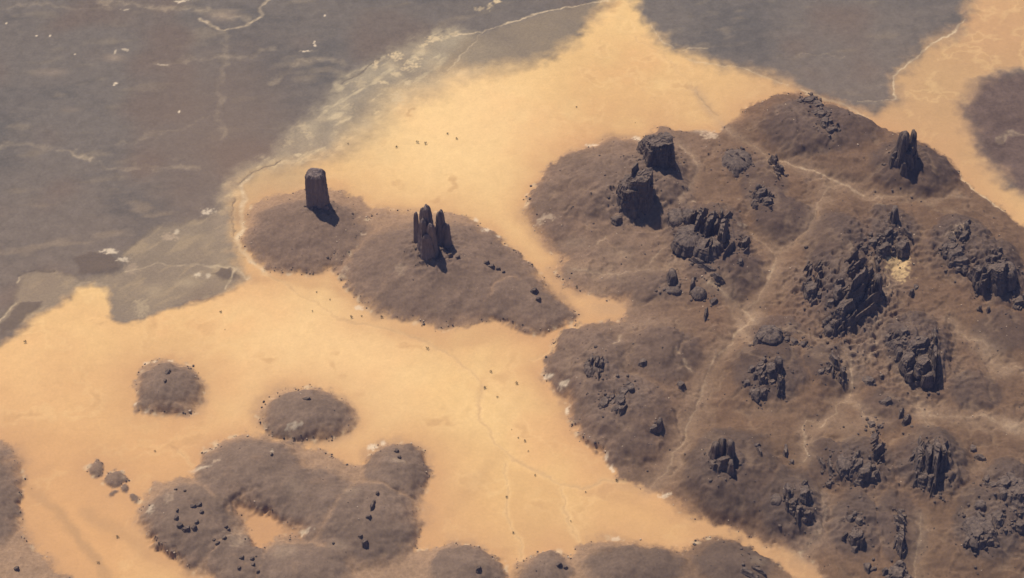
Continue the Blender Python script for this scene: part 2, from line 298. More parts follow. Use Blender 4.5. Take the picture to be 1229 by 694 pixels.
for px_, py_, r_, st_, c_ in [(40,620,430,.95,(.555,.310,.145)),(120,470,300,.4,(.64,.40,.20)),(0,470,260,.4,(.62,.37,.19)),(450,600,250,.8,(.55,.315,.150)),(580,640,230,.65,(.58,.35,.165)),(780,610,260,.75,(.57,.35,.165)),(315,632,190,1.0,(.40,.225,.120)),(960,680,170,.95,(.33,.215,.125)),(880,645,120,.5,(.46,.30,.16)),(735,372,75,.8,(.43,.275,.155)),(500,610,150,.6,(.56,.33,.17)),(415,560,90,.7,(.50,.29,.155)),(20,640,200,.5,(.58,.34,.17)),
                              (640,370,170,.4,(.58,.375,.19)),(860,100,180,.4,(.60,.40,.20)),(700,340,170,.65,(.56,.35,.18)),(540,150,330,.8,(.73,.52,.275)),(400,430,330,.8,(.73,.51,.27)),(600,480,150,.5,(.70,.48,.24)),(730,90,160,.4,(.60,.39,.19)),(325,218,150,.9,(.44,.33,.195)),(440,160,110,.5,(.55,.41,.235))]:
    gx0, gy0 = px2g(px_, py_); scol = mixc(scol, c_, st_ * sstep(1.25 * r_, .1 * r_, np.hypot(X - gx0, (Y - gy0) * .75) + .3 * r_ * n_mid + .2 * r_ * n_big))
ch = ridged(X + 1.6 * wx, Y + 1.6 * wy, 210, 3, 251)
scol = mixc(scol, (.47, .295, .145), .6 * sstep(.74, .92, ch) * sstep(-.2, .4, n_mid)); scol = mixc(scol, (.74, .52, .27), .25 * sstep(.60, .72, ch) * sstep(.80, .72, ch))
scol *= (1 + .06 * n_mid + .07 * n_small + .045 * n_fine)[..., None]
WEDGE = [(607,557),(640,568),(674,585),(678,612),(688,636),(694,650),(680,668),(640,655),(624,649),(614,636),(609,596)]
sd = S(WEDGE); scol = mixc(scol, (.52, .315, .150), .40 * sstep(-7, 14, sd + 8 * n_small))
for pts, wd, st in [([(33,585),(67,613),(97,648),(114,669),(127,700)], 22, .9), ([(105,615),(160,650),(230,684),(270,700)], 34, .75), ([(30,575),(60,560)], 20, .3),
                    ([(600,545),(570,585),(535,620),(500,640)], 30, .3), ([(470,395),(540,415),(600,400),(640,405)], 32, .35), ([(640,440),(652,470),(690,530)], 22, .25), ([(575,480),(585,440),(600,415)], 20, .2),
                    ([(206,536),(217,541)], 7, .8), ([(675,195),(645,225),(640,260),(665,305),(700,345)], 24, .45), ([(295,335),(340,335),(400,345),(430,365)], 22, .4), ([(700,590),(760,600),(800,620),(860,640)], 22, .3)]:  # the narrowest streak is a small triangular shadow painted onto the sand
    d = seg_dist(CGX, CGY, gpts(pts), False).astype(F); d = samp(d, XW, YW)
    scol = mixc(scol, (.40, .245, .130), st * sstep(wd, wd * .15, d) * (.8 + .4 * n_mid))
col = col * (1 - sandm[..., None]) + scol * sandm[..., None]
H += 3.0 * (1 - sandm) * sstep(2200, 1500, np.hypot(X, Y)) + 1.0 * fbm(X, Y, 180, 2, 121) * sandm
region = np.where(sd_sand > 0, 1, 0).astype(np.int16)
# hills
hill_specs = [('hill', H1, 30, .30, 'low brown scree hill carrying the single square rock tower', 0), ('hill', H2, 34, .30, 'long brown scree hill carrying the twin rock spires', 0),
  ('rocky_upland', MAS, 12, .30, 'wide brown rocky upland of debris hills filling the right half', 1),
  ('hill', B1, 24, .25, 'grey brown scree hill cut by the left edge below the sand', 2), ('hill', B2, 15, .34, 'round dark scree mound standing alone on the sand', 2),
  ('hill', B3, 18, .34, 'oval dark scree mound touching the larger mounds below it', 2), ('hill', B4, 9, .22, 'large lobed scree hill with an orange sand pocket at lower left', 2),
  ('hill', B7, 12, .25, 'row of low scree mounds along the bottom edge', 2),
  ('hill', M1, 5, .4, 'small dark mound, upper left of the little mound chain', 2), ('hill', M2, 6, .4, 'largest dark mound in the middle of the little mound chain', 2),
  ('hill', M3, 3, .4, 'tiny dark mound below the largest of the little chain', 2), ('hill', M4, 4, .4, 'narrow dark mound right of the largest of the little chain', 2),
  ('hill', M5, 3, .4, 'flat dark mound at the lower right end of the little chain', 2)]
BASES = [(.205, .152, .118), (.190, .140, .106), (.206, .168, .136)]
gap = S(GAP)
pathd = {}
PATHS = [(p_, hw_ * (.8 if k_ == 'p' else 1.5 if k_ == 'w' and p_[0][1] < 212 and p_[0][0] < 420 else 1), st_ * (.68 if k_ == 'w' and p_[0][1] < 212 and p_[0][0] < 420 else 1), v_, k_) for p_, hw_, st_, v_, k_ in PATHS]
def path_dist(pts, reach, st0):
    P = gpts(pts); m = (X > P[:, 0].min() - reach) & (X < P[:, 0].max() + reach) & (Y > P[:, 1].min() - reach) & (Y < P[:, 1].max() + reach)
    wob = .75 + .8 * (st0 < .31)
    return m, seg_dist(X[m] + wob * wx[m], Y[m] + wob * wy[m], P, False)
sd_h = np.full(X.shape, -1e6, F); hillmask = np.zeros(X.shape, F); rim = np.zeros(X.shape, F)
for k, (nm, poly, hm, slope, lab, b) in enumerate(hill_specs):
    sd = S(poly)
    if poly is B4: sd = np.minimum(sd, -gap)
    sd_h = np.maximum(sd_h, sd)
    jag = sd + 13 * n_small + 7 * n_fine
    w = 9 + 34 * sstep(-.05, .5, fbm(X, Y, 160, 2, 221 + 3 * k))
    if k >= 8: w = 4.0; jag = sd + 5 * n_fine
    m = sstep(-w, w, jag)
    dp = np.maximum(sd + 3, 0)
    h = hm * (1 - np.exp(-dp * slope / hm))
    gul = ridged(X, Y, 70, 3, 131 + 10 * b)
    h = h * (1 + .22 * n_mid) + sstep(0, 40, dp) * (2.6 * gul + 1.0 * n_small)
    H += h * sstep(-4, 6, sd)
    base = np.empty_like(col); base[:] = BASES[b]
    base *= (1 + .20 * n_mid + .16 * n_str + .20 * n_small + .14 * n_fine)[..., None]
    base = mixc(base, (.145, .116, .102), .5 * sstep(.1, .55, fbm(X, Y, 90, 3, 141)))
    base = mixc(base, (.36, .258, .175), .55 * sstep(.15, .6, fbm(X, Y, 55, 3, 151) + .35 * gul - .2))
    c0 = gpts([(381,245)])[0] if poly is H1 else (gpts([(513,292)])[0] if poly is H2 else gpts(poly).mean(0))
    XV, YV = X + 2.2 * wx, Y + 2.2 * wy; ang = np.arctan2(YV - c0[1], XV - c0[0]); rad = np.hypot(XV - c0[0], YV - c0[1])
    strk = perlin(np.cos(ang) * 9 + rad / 260, np.sin(ang) * 9 + 3 * k, 231) + .6 * perlin(np.cos(ang) * 21, np.sin(ang) * 21 + rad / 120 + k, 232)
    strk = strk * sstep(20, 120, rad) * sstep(-.3, .4, n_mid + .5 * n_big) * (0 if poly in (B4, B1, B7) else 1)
    if b != 1:
        base *= (1 + .09 * strk)[..., None]; H += 1.3 * strk * sstep(5, 60, sd)
        base = mixc(base, (.40, .29, .195), .22 * sstep(.3, .9, strk + .6 * n_small) * sstep(10, 40, sd))
    rimdust = sstep(55, 0, sd) * sstep(-.35, .45, n_mid + .3 * n_small)
    base = mixc(base, (.43, .295, .175), (.50 if b else .55) * rimdust)
    col = col * (1 - m[..., None]) + base * m[..., None]
    hillmask = np.maximum(hillmask, m); rim = np.maximum(rim, sstep(14, 0, np.abs(sd)))
    region[(sd > 0)] = 2 + k
MASS = region == 4
sd_mas = S(MAS)
east = sstep(750, 1150, X - .2 * Y + 200 + 0 * Y)
# inner relief of the upland: debris hills and the valleys between them
for poly, hm, tint in SUBS:
    sd = S(poly); dp = np.maximum(sd + 8, 0)
    c0 = gpts(poly).mean(0); ang = np.arctan2(Y - c0[1], X - c0[0]); rad = np.hypot(X - c0[0], Y - c0[1])
    strk = perlin(np.cos(ang) * 9 + rad / 200, np.sin(ang) * 9 + hm, 233) + .6 * perlin(np.cos(ang) * 20, np.sin(ang) * 20 + rad / 110, 234)
    H += (hm * (1 - np.exp(-dp * .34 / hm)) * (1 + .25 * n_mid) + sstep(0, 40, dp) * 2.2 * ridged(X, Y, 48, 3, 161)) * sstep(-8, 6, sd) * MASS
    t = 1.5 * np.asarray(tint, F) * (1 + .15 * n_mid + .16 * n_small + .12 * n_fine + .07 * strk)[..., None]
    m = (.62 * sstep(-22, 30, sd + 14 * n_small + 12 * n_mid) * MASS * hillmask)[..., None]
    col = col * (1 - m) + t * m
cg = (MASS * hillmask)
gl = ridged(X + 1.5 * wx, Y + 1.5 * wy, 130, 3, 261); gl = sstep(.58, .9, gl) * cg * sstep(8, 60, sd_mas)
H -= 4.5 * gl
rock_n = ridged(X, Y, 60, 4, 171)
H += cg * sstep(5, 50, sd_mas) * 1.1 * ridged(X, Y, 30, 3, 175)
H += cg * sstep(10, 80, sd_mas) * (4.5 * sstep(.45, .9, rock_n) * sstep(-.1, .3, n_mid) + 9 * np.maximum(fbm(X, Y, 150, 3, 181), 0))
col = mixc(col, (.290, .205, .140), .55 * cg * sstep(.05, .5, fbm(X, Y, 130, 3, 191)))
col = mixc(col, (.235, .150, .108), .5 * cg * sstep(.05, .5, fbm(X, Y, 240, 3, 201)))
col *= (1 - .16 * east * cg)[..., None]
k_hill = hillmask * (1 - cg); k_sand = sandm * (1 - hillmask); k_plain = (1 - sandm) * (1 - hillmask)
col *= (k_hill[..., None] * np.array((.87, .745, .685), F) + cg[..., None] * np.array((.745, .60, .52), F) + k_sand[..., None] * np.array((1.04, 1.04, .98), F) + k_plain[..., None] * (np.array((.785, .745, .70), F) + sstep(200, 1000, Y - .25 * X)[..., None] * np.array((-.10, -.03, .02), F)))  # far plain turns bluer: distance haze painted into the gravel colour
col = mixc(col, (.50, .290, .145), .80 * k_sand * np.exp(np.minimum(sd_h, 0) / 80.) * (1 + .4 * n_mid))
tex = 1 + (.16 + .10 * cg) * n_mid + (.18 + .12 * cg) * n_small + (.13 + .04 * cg) * n_fine + .10 * n_str
q1 = np.full(X.shape, 9., F); q2 = np.full(X.shape, 9., F); Dm = np.zeros(X.shape, F); qb = np.full(X.shape, 1e9, F); lobe = np.zeros(X.shape, np.int16)
for n_, dome in enumerate(LOBES + DOMES):
    gx0, gy0 = px2g(dome[0], dome[1], .8 * dome[4]); q = np.hypot((XW - gx0) / (dome[2] * MPP), (YW - gy0) / (dome[3] * MPP / sind))
    g = np.clip(1 - q * q, 0, 1); H += 1.75 * dome[4] * g ** 1.15 * (1 + .2 * n_mid) * hillmask
    Dm = np.maximum(Dm, g); q2 = np.minimum(q2, np.maximum(q, q1)); q1 = np.minimum(q1, q)
    if n_ < len(LOBES): b = q < qb; qb = np.where(b, q, qb); lobe[b] = n_
left_ = sstep(560, 200, X - .15 * Y) [..., None]
mm_ = cg[..., None]
valley = (np.array((.350, .228, .140), F) * (1 - mm_) + np.array((.212, .147, .102), F) * mm_) * left_ + np.array((.166, .104, .062), F) * (1 - left_)
darkc = np.array((.182, .129, .094), F) * left_ + np.array((.094, .066, .049), F) * (1 - left_)
seam = sstep(.16, .0, q2 - q1 + .07 * n_small) * sstep(1.25, .95, q1) * sstep(.22, .5, q1) * sstep(-.35, .25, n_mid + .4 * n_small)
H -= 3.5 * seam * hillmask
dm = (1 - .62 * seam[..., None]) * sstep(-.02, .42, Dm + .22 * n_small + .20 * n_mid + .06 * n_fine)[..., None]
hc = (valley * (1 - dm) + darkc * dm) * tex[..., None]
km = (.70 * hillmask)[..., None]; col = col * (1 - km) + hc * km
col = mixc(col, (.26, .180, .118), .5 * gl * (.6 + .5 * n_small))
region[(region == 8)] = 100 + lobe[region == 8]
PALE = {'p': (.52, .39, .26), 'w': (.66, .52, .34), 'd': (.44, .28, .15), 'k': (.105, .082, .066)}
for pts, hw, st, vw, kd in PATHS:
    m, d = path_dist(pts, max(vw, 30) * 2, st)
    c = col[m]
    if kd == 'p':
        H[m] -= np.minimum(6, .12 * vw) * np.exp(-(d / vw) ** 2)
        c = mixc(c, (.335, .235, .155), .6 * np.exp(-(d / (.55 * vw)) ** 2) * (.6 + .5 * n_mid[m]))
    else: H[m] -= .8 * np.exp(-(d / vw) ** 2)
    ed = sstep(hw * 1.9, hw * .2, d / (1 + .9 * n_mid[m]) + 2.6 * n_small[m] + 1.4 * n_fine[m])
    brk = sstep(-.30, .45, 1.2 * n_small[m] + .8 * n_mid[m] + .35 * n_fine[m])
    if kd == 'd':
        P = PALE['d']; c = mixc(c, (.70, .475, .235), .6 * st * sstep(9, 3, d)); c = mixc(c, P, st * ed * (.5 + .5 * brk))
    else: c = mixc(c, PALE[kd], min(1.0, st * 1.1) * ed * (.35 + .65 * brk))
    col[m] = c
BC = {'s': (.60, .42, .21), 'c': (.50, .375, .26), 'y': (.60, .47, .29), 'b': (.70, .58, .43), 'r': (.40, .262, .158)}
for bx, by, rx, ry, st, ck in BLOBS:
    gx0, gy0 = px2g(bx, by); a = rx * MPP; b_ = ry * MPP / sind
    m = (np.abs(X - gx0) < a * 2.6 + 8) & (np.abs(Y - gy0) < b_ * 2.6 + 8)
    k = .5 if max(rx, ry) > 3 else .12
    q = np.hypot((X[m] + k * wx[m] - gx0) / a, (Y[m] + k * wy[m] - gy0) / b_)
    big = max(rx, ry) > 9 and ck != 's'
    f = sstep(1.6, .1, q + .5 * n_small[m] + .2 * n_fine[m]) * (.75 + .6 * n_small[m]) if big else sstep(1.5, .35, q + (.8 * n_small[m] + 1.3 * n_fine[m] if k > .2 else .4 * n_fine[m]))
    col[m] = mixc(col[m], BC[ck], st * f)
# blown pale grit along the windward feet of the hills
col = mixc(col, (.62, .48, .31), .55 * rim * sstep(.25, .6, fbm(X, Y, 22, 2, 211) + .4 * n_mid) * (1 - .7 * cg))

def hgt(x, y):
    ix = np.clip(np.searchsorted(GX, x) - 1, 0, NX - 2); iy = np.clip(np.searchsorted(GY, y) - 1, 0, NY - 2)
    fx = (x - GX[ix]) / (GX[ix + 1] - GX[ix]); fy = (y - GY[iy]) / (GY[iy + 1] - GY[iy])
    return (H[iy, ix] * (1 - fx) + H[iy, ix + 1] * fx) * (1 - fy) + (H[iy + 1, ix] * (1 - fx) + H[iy + 1, ix + 1] * fx) * fy
def onland(px, py, lift=0.0):
    z = 0.0
    for _ in range(9):
        x, y = px2g(px, py, z); z = .5 * z + .5 * (float(hgt(x, y)) + lift)
    return float(x), float(y), float(hgt(x, y))

# ------------------------------------------------------------------ rocks: where they stand
# formation: name, label, [blocks]; block: kind, x, y (photo pixel of the middle of its foot), width, depth, height (units of 2 m), turn in degrees
T, SP, FI, CR, DO, BL = 'tower', 'spire', 'fin', 'crag', 'dome', 'block'
ROCKS = [
 ('rock_tower', 'lone square purple brown rock tower on its own scree hill', [(T,381,244,26,20,52,-14),(CR,373,249,7,8,9,0),(CR,391,250,6,7,7,0)], 8),
 ('rock_spires', 'tall twin rock spires on the long scree hill', [(SP,514,294,19,22,68,4),(SP,531,290,14,16,52,-5),(SP,501,291,9,16,50,4),(SP,508,299,14,14,54,0),(SP,519,301,13,14,48,10),(SP,536,293,13,13,34,0),(SP,513,305,17,12,32,0)], 12),
 ('rock_block', 'large upper block of the dark pair, with a rounded sloping back', [(BL,791,193,30,30,44,14),(BL,802,196,13,20,34,0),(DO,781,184,24,34,36,20),(BL,782,195,14,18,28,20)], 8),
 ('rock_block', 'large lower block of the dark pair, ribbed on its back', [(BL,768,234,26,28,42,-12),(BL,757,242,20,26,32,-14),(DO,754,230,20,34,32,-20),(FI,762,226,8,34,42,-24),(BL,777,238,12,18,30,0),(FI,743,231,5,10,16,-20)], 8),
 ('boulder', 'small dark rock just below the lower block of the dark pair', [(CR,740,264,11,14,12,10)], 0),
 ('rock_tower', 'two horned dark rock tower below the right sand strip', [(SP,1081,186,16,24,42,0),(SP,1093,184,13,20,36,0),(CR,1087,190,22,26,28,0)], 12),
 ('rock_ridge', 'crooked chain of dark rocks at the upper tip of the upland', [(CR,961,122,12,11,9,0),(CR,971,122,14,14,12,30),(CR,980,128,14,18,13,0),(CR,985,138,11,17,12,20),(CR,990,147,10,16,11,20),(CR,997,157,12,12,10,30)], 3),
 ('rock_outcrop', 'low rounded striped outcrop right of the pale pink patch', [(DO,885,193,30,34,9,0),(FI,880,193,4,22,11,35),(FI,888,192,4,24,11,35),(FI,894,197,4,16,9,35)], 3),
 ('rock_fin', 'thin leaning dark rock fin beside the pale diagonal channel', [(FI,928,196,5,16,13,25),(FI,936,206,6,18,14,28)], 2),
 ('rock_outcrop', 'jagged dark crag with a pointed shadow under the thin fin', [(CR,913,235,14,16,18,0),(CR,921,243,9,16,15,30),(SP,909,229,7,9,12,0),(FI,907,248,4,10,7,20)], 5),
 ('rock_outcrop', 'low rounded rock at the left end of the three finned ridge', [(DO,812,263,18,26,12,10),(DO,826,260,14,18,11,0)], 3),
 ('rock_fins', 'ridge with three parallel leaning rock fins and a dark foot', [(FI,838,275,10,40,30,-18),(FI,849,281,10,54,34,-18),(FI,867,285,10,46,31,-14),(FI,858,278,6,30,22,-16),(CR,850,298,34,26,20,-25),(DO,830,288,34,34,18,-35)], 7),
 ('rock_fin', 'small dark fin right of the three finned ridge', [(FI,893,295,7,22,14,-22),(CR,888,313,6,8,5,0)], 2),
 ('rock_ridge', 'thin low rock rib running down right below the finned ridge', [(FI,838,315,5,20,7,60),(FI,851,324,5,24,8,58),(FI,861,333,5,16,7,55)], 2),
 ('boulder', 'dark rock in a pale ring left of the thin upright rib', [(SP,806,336,11,20,16,0),(CR,813,343,7,14,8,0),(DO,807,349,16,10,5,0)], 3),
 ('rock_fin', 'thin upright rib between two dark knobs', [(FI,831,343,5,20,11,-12)], 1),
 ('boulder', 'rounded brown knob below the thin upright rib', [(DO,838,354,15,18,12,0)], 2),
 ('boulder', 'small dark knob at the start of the pale channel', [(CR,857,362,9,11,8,0)], 1),
 ('rock_fin', 'short upright rib below the rounded brown knob', [(FI,847,378,4,18,9,-8)], 1),
 ('rock_block', 'smooth dark oval rock just below the meeting of pale channels', [(DO,923,405,25,27,16,-10)], 4),
 ('rock_ridge', 'string of low dark rocks right of the smooth oval rock', [(CR,944,407,7,8,6,0),(CR,953,409,8,9,5,20),(CR,963,413,8,8,5,40),(CR,969,416,5,6,4,0)], 2),
 ('rock_outcrop', 'jagged dark wedge crag below the smooth oval rock', [(CR,913,444,14,14,14,0),(CR,924,445,16,20,18,0),(SP,934,444,11,16,22,0),(FI,936,460,6,18,16,0),(CR,926,459,8,10,8,0)], 4),
 ('rock_outcrop', 'scatter of low grey rocks below the jagged wedge crag', [(CR,897,459,7,8,6,0),(CR,907,470,10,14,7,0),(CR,916,469,7,10,6,0),(CR,909,477,7,7,5,0)], 2),
 ('boulder', 'tiny dark rock at the end of a short pale streak', [(CR,817,463,8,10,8,0)], 1),
 ('rock_outcrop', 'dark upright rock with striped top on the left of the central ridge', [(CR,973,350,13,20,22,0),(FI,972,327,5,20,12,-20),(FI,983,325,5,16,12,-30),(FI,981,340,4,14,13,-10)], 5),
 ('rock_ridge', 'long ragged central ridge with deep shade on its right', [(CR,1035,338,16,22,24,-25),(CR,1024,354,19,30,28,-25),(CR,1013,371,18,30,26,-28),(CR,1004,386,14,22,16,-20),(FI,1030,346,8,60,30,-30),(CR,996,362,9,14,9,0),(DO,998,394,15,16,8,0),(CR,1018,392,10,14,9,0)], 9),
 ('rock_block', 'upright dark rock between the central ridge and the bright sand spot', [(SP,1051,350,11,24,28,-8),(CR,1046,345,9,16,14,0),(FI,1052,322,4,20,10,0)], 5),
 ('rock_ridge', 'jagged zigzag ridge above the bright sand spot', [(SP,1072,263,9,22,20,-15),(CR,1066,281,9,20,16,-30),(CR,1060,300,12,18,16,-30),(CR,1048,291,13,14,12,30),(CR,1037,297,9,8,6,40),(CR,1066,296,8,12,11,0)], 6),
 ('boulder', 'dark rock right of the jagged zigzag ridge', [(CR,1082,296,12,18,14,0)], 3),
 ('boulder', 'thin dark shard at the upper right of the zigzag ridge', [(FI,1089,281,5,16,9,40)], 1),
 ('boulder', 'small leaning rock to the lower right of the bright sand spot', [(FI,1094,352,5,15,9,-25),(CR,1100,345,5,7,4,0)], 1),
 ('rock_outcrop', 'broken grey outcrop left of the biggest dark rock at right', [(CR,1142,296,12,18,11,0),(CR,1156,284,11,22,15,-10),(CR,1153,313,17,14,10,0),(CR,1148,303,13,14,9,20),(SP,1160,276,6,12,12,0)], 6),
 ('rock_block', 'biggest dark rock near the right edge, rounded and deeply shaded', [(CR,1193,331,26,32,33,10),(CR,1181,331,14,20,22,0),(DO,1208,330,20,28,20,0),(CR,1192,312,14,14,20,30)], 8),
 ('boulder', 'lumpy dark rock cut by the right edge below the biggest rock', [(CR,1222,362,12,16,11,0)], 2),
 ('boulder', 'left of two tiny upright stones below the biggest rock', [(SP,1176,372,4,7,8,0)], 1),
 ('boulder', 'right of two tiny upright stones below the biggest rock', [(SP,1186,373,4,7,8,0)], 1),
 ('rock_outcrop', 'large wedge of grey crags narrowing to a dark tip', [(CR,1078,413,14,20,14,0),(CR,1090,431,14,26,20,-15),(CR,1103,413,20,18,13,20),(CR,1108,436,14,24,19,-10),(CR,1113,454,15,16,20,0),(FI,1120,434,6,34,24,-6),(FI,1121,405,4,20,12,0),(CR,1085,398,9,12,9,0),(CR,1066,405,6,9,8,0)], 7),
 ('rock_outcrop', 'low rock of three dark stripes on the left of the upland', [(FI,710,436,5,20,12,-10),(FI,716,438,5,22,12,-10),(FI,722,439,5,18,10,-10),(DO,716,439,20,24,6,0)], 3),
 ('boulder', 'small dark rock right of the three striped rock', [(CR,771,435,8,9,8,0)], 1),
 ('rock_outcrop', 'flat dark outcrop with a tail of stones to its upper right', [(CR,725,484,9,14,8,0),(CR,735,483,14,18,11,0),(CR,745,482,10,20,12,0),(CR,750,470,9,14,8,0),(CR,757,466,8,12,8,0),(CR,754,461,6,7,5,0)], 4),
 ('boulder', 'dark pointed rock with a leftward shadow below the flat outcrop', [(CR,785,514,11,10,9,0),(SP,791,513,7,14,14,-10)], 2),
 ('rock_outcrop', 'cluster of dark spires on the hill above the sand tail', [(SP,858,546,10,14,20,0),(SP,866,545,11,16,26,0),(SP,875,547,10,16,24,0),(CR,869,555,14,14,18,0),(SP,877,563,7,12,15,0),(CR,857,558,8,14,10,0)], 6),
 ('boulder', 'small split rock right of the spire cluster', [(FI,912,544,5,16,9,15),(CR,908,535,6,6,5,0)], 1),
 ('boulder', 'thin dark rib left of the wiggling pale channel', [(FI,943,544,5,22,9,-6)], 1),
 ('boulder', 'tiny round stone beside the wiggling pale channel', [(CR,950,554,5,6,4,0)], 1),
 ('rock_ridge', 'curved dark ridge like a hook on the lower slope', [(FI,945,591,6,22,13,4),(CR,950,603,8,14,10,0),(CR,958,611,11,14,11,30),(CR,967,617,10,10,10,0),(FI,957,616,5,14,8,0)], 3),
 ('boulder', 'short dark block right above the hook shaped ridge', [(CR,966,592,12,16,14,0)], 2),
 ('boulder', 'faint low stone left of the hook shaped ridge', [(DO,932,600,11,14,6,0)], 1),
 ('rock_outcrop', 'dark cracked outcrop in the middle of the lower upland', [(CR,1029,558,10,18,14,0),(CR,1037,566,18,22,15,0),(CR,1046,573,10,12,12,0),(CR,1022,562,8,14,8,0),(DO,1014,556,14,22,7,0)], 5),
 ('rock_outcrop', 'faint rib left of the dark cracked outcrop', [(FI,987,557,4,18,7,20),(FI,996,560,4,24,8,0),(CR,996,580,6,8,5,0)], 2),
 ('rock_fin', 'slanting dark rib above the dark cracked outcrop', [(FI,1053,543,6,24,13,-35),(CR,1049,526,9,12,9,0),(CR,1047,509,8,8,5,0),(CR,1058,512,5,6,4,0)], 2),
 ('boulder', 'small dark wedge right of the upper pale channel', [(CR,1064,482,12,9,9,0)], 1),
 ('boulder', 'small dark rock on the slope above the dark wedge', [(CR,1043,457,11,12,8,30)], 1),
 ('boulder', 'pair of short leaning ribs right of the dark wedge', [(FI,1081,496,4,14,8,-20),(FI,1087,506,6,18,11,-35)], 1),
 ('rock_outcrop', 'tall cluster of blue shaded fins in the lower right', [(FI,1103,552,8,30,20,-4),(FI,1113,552,8,34,26,-4),(FI,1122,556,9,44,30,-8),(FI,1131,550,8,30,24,-4),(CR,1106,575,11,18,18,0),(CR,1117,574,10,18,18,0),(CR,1100,544,7,12,8,0)], 6),
 ('boulder', 'dark round stone above the right lower outcrops', [(CR,1168,539,7,10,8,0)], 1),
 ('boulder', 'slanting stone right below the dark round stone', [(FI,1177,551,6,14,7,55)], 1),
 ('rock_outcrop', 'square dark rock with a ring of stones above it', [(CR,1026,646,15,18,18,0),(CR,1020,622,7,9,6,0),(CR,1031,624,7,9,6,0),(CR,1026,616,6,6,5,0)], 3),
 ('rock_fin', 'broken upright fin right of the square dark rock', [(FI,1081,628,7,20,15,15),(FI,1081,648,7,24,15,-6),(CR,1080,614,5,6,5,0)], 2),
 ('boulder', 'dark lumpy rock on the bottom edge', [(CR,1075,690,20,18,13,0)], 2),
 ('boulder', 'small dark stone left of the rock on the bottom edge', [(CR,1041,681,8,13,9,0),(CR,1049,683,6,6,5,0)], 1),
 ('rock_outcrop', 'wide low outcrop with a dark foot in the lower right corner', [(CR,1172,637,16,26,10,0),(CR,1183,632,16,26,11,20),(CR,1180,649,15,14,12,0),(DO,1168,629,14,18,7,0)], 4),
 ('rock_outcrop', 'rough dark outcrop on the right edge near the bottom', [(CR,1222,588,18,30,15,0),(CR,1206,580,12,16,9,0),(CR,1213,612,12,16,9,30),(CR,1222,630,14,14,10,0)], 4),
 ('rock_ridge', 'line of dark stones left of the rough outcrop on the right edge', [(CR,1184,575,7,9,6,0),(CR,1193,583,9,9,6,30),(CR,1204,591,7,12,7,0),(CR,1197,619,10,14,7,0)], 2),
 ('boulder', 'low oval stone above the wide low outcrop', [(DO,1177,606,10,10,5,0)], 1),
 ('rock_ridge', 'pale flat rib lying beside the sand tail at the bottom', [(FI,896,686,6,22,5,50),(FI,908,684,5,16,5,60)], 2),
 ('rock_outcrop', 'two short dark shards below the central ridge', [(FI,1001,434,5,22,11,20),(FI,1011,449,6,14,11,5),(CR,986,446,8,9,6,0),(CR,994,443,6,7,5,0)], 2),
 ('boulder', 'small stone just above the two leaning channels', [(CR,1058,451,5,5,5,0)], 1),
 ('rock_ridge', 'row of small dark rocks right of the twin spires', [(CR,540,306,7,6,5,0),(CR,549,309,6,5,4,0),(CR,584,316,7,7,6,0),(CR,590,320,8,7,6,0),(CR,598,323,7,7,6,20),(CR,604,327,5,5,4,0)], 1),
 ('boulder', 'upper of two dark stones on the right end of the long scree hill', [(CR,640,350,9,9,8,0)], 1),
 ('boulder', 'lower of two dark stones on the right end of the long scree hill', [(CR,646,360,7,8,7,0)], 1),
 ('rock_ridge', 'curved line of dark stones on the lobed hill by the sand', [(CR,453,593,5,7,6,0),(FI,447,609,5,15,7,-12),(CR,442,621,8,6,6,0),(CR,449,603,4,6,5,0)], 1),
 ('rock_ridge', 'two dark stones sliding down the slope under the curved stone line', [(CR,433,644,5,5,5,0),(CR,438,652,7,9,8,0)], 1),
 ('boulder', 'dark stone on the small mound at the bottom middle', [(CR,574,683,6,7,6,0)], 1),
 ('boulder', 'dark cap stones on the round lobe left of the sand', [(CR,476,542,7,8,5,0),(CR,479,549,5,6,4,0)], 1),
 ('rock_outcrop', 'ring of small dark rocks on the lower left scree hill', [(CR,232,608,8,6,5,0),(CR,240,606,6,8,6,0),(CR,242,615,5,6,5,0),(CR,213,613,4,6,5,0),(CR,212,622,5,8,6,0),(CR,216,631,8,8,6,0),(CR,224,635,11,8,7,0),(CR,233,634,7,8,7,0),(CR,236,627,5,7,5,0),(CR,222,590,4,4,4,0),(CR,211,588,4,4,4,0)], 2),
 ('boulder', 'pair of dark stones right of the ring of small rocks', [(CR,271,633,5,5,5,0),(CR,274,636,5,5,5,0)], 1),
 ('rock_ridge', 'short row of dark stones under the pair beside the rock ring', [(CR,262,652,7,5,5,0),(CR,269,646,5,7,5,0),(CR,257,648,4,4,3,0)], 1),
 ('rock_ridge', 'dark stones on the pale slope beside the orange sand pocket', [(CR,290,670,6,6,5,0),(CR,303,671,5,6,5,0),(CR,304,678,5,5,4,0),(CR,287,682,5,5,4,0),(CR,310,686,4,4,4,0)], 1),
 ('boulder', 'small dark stone on the lobe under the oval mound', [(CR,326,546,4,7,5,0)], 1),
 ('boulder', 'dark stone on the top of the round lone mound', [(CR,201,447,6,12,4,-20),(CR,198,457,4,6,3,0)], 1),
 ('boulder', 'dark stone on the top of the oval mound', [(CR,368,479,9,6,4,0)], 1),
 ('boulder', 'dark stone near the bottom of the left edge hill', [(CR,20,683,6,7,6,0)], 1),
 ('boulder', 'dark cap of the mound row on the bottom edge', [(CR,670,678,8,6,5,20),(CR,678,681,6,6,4,0)], 1),
]
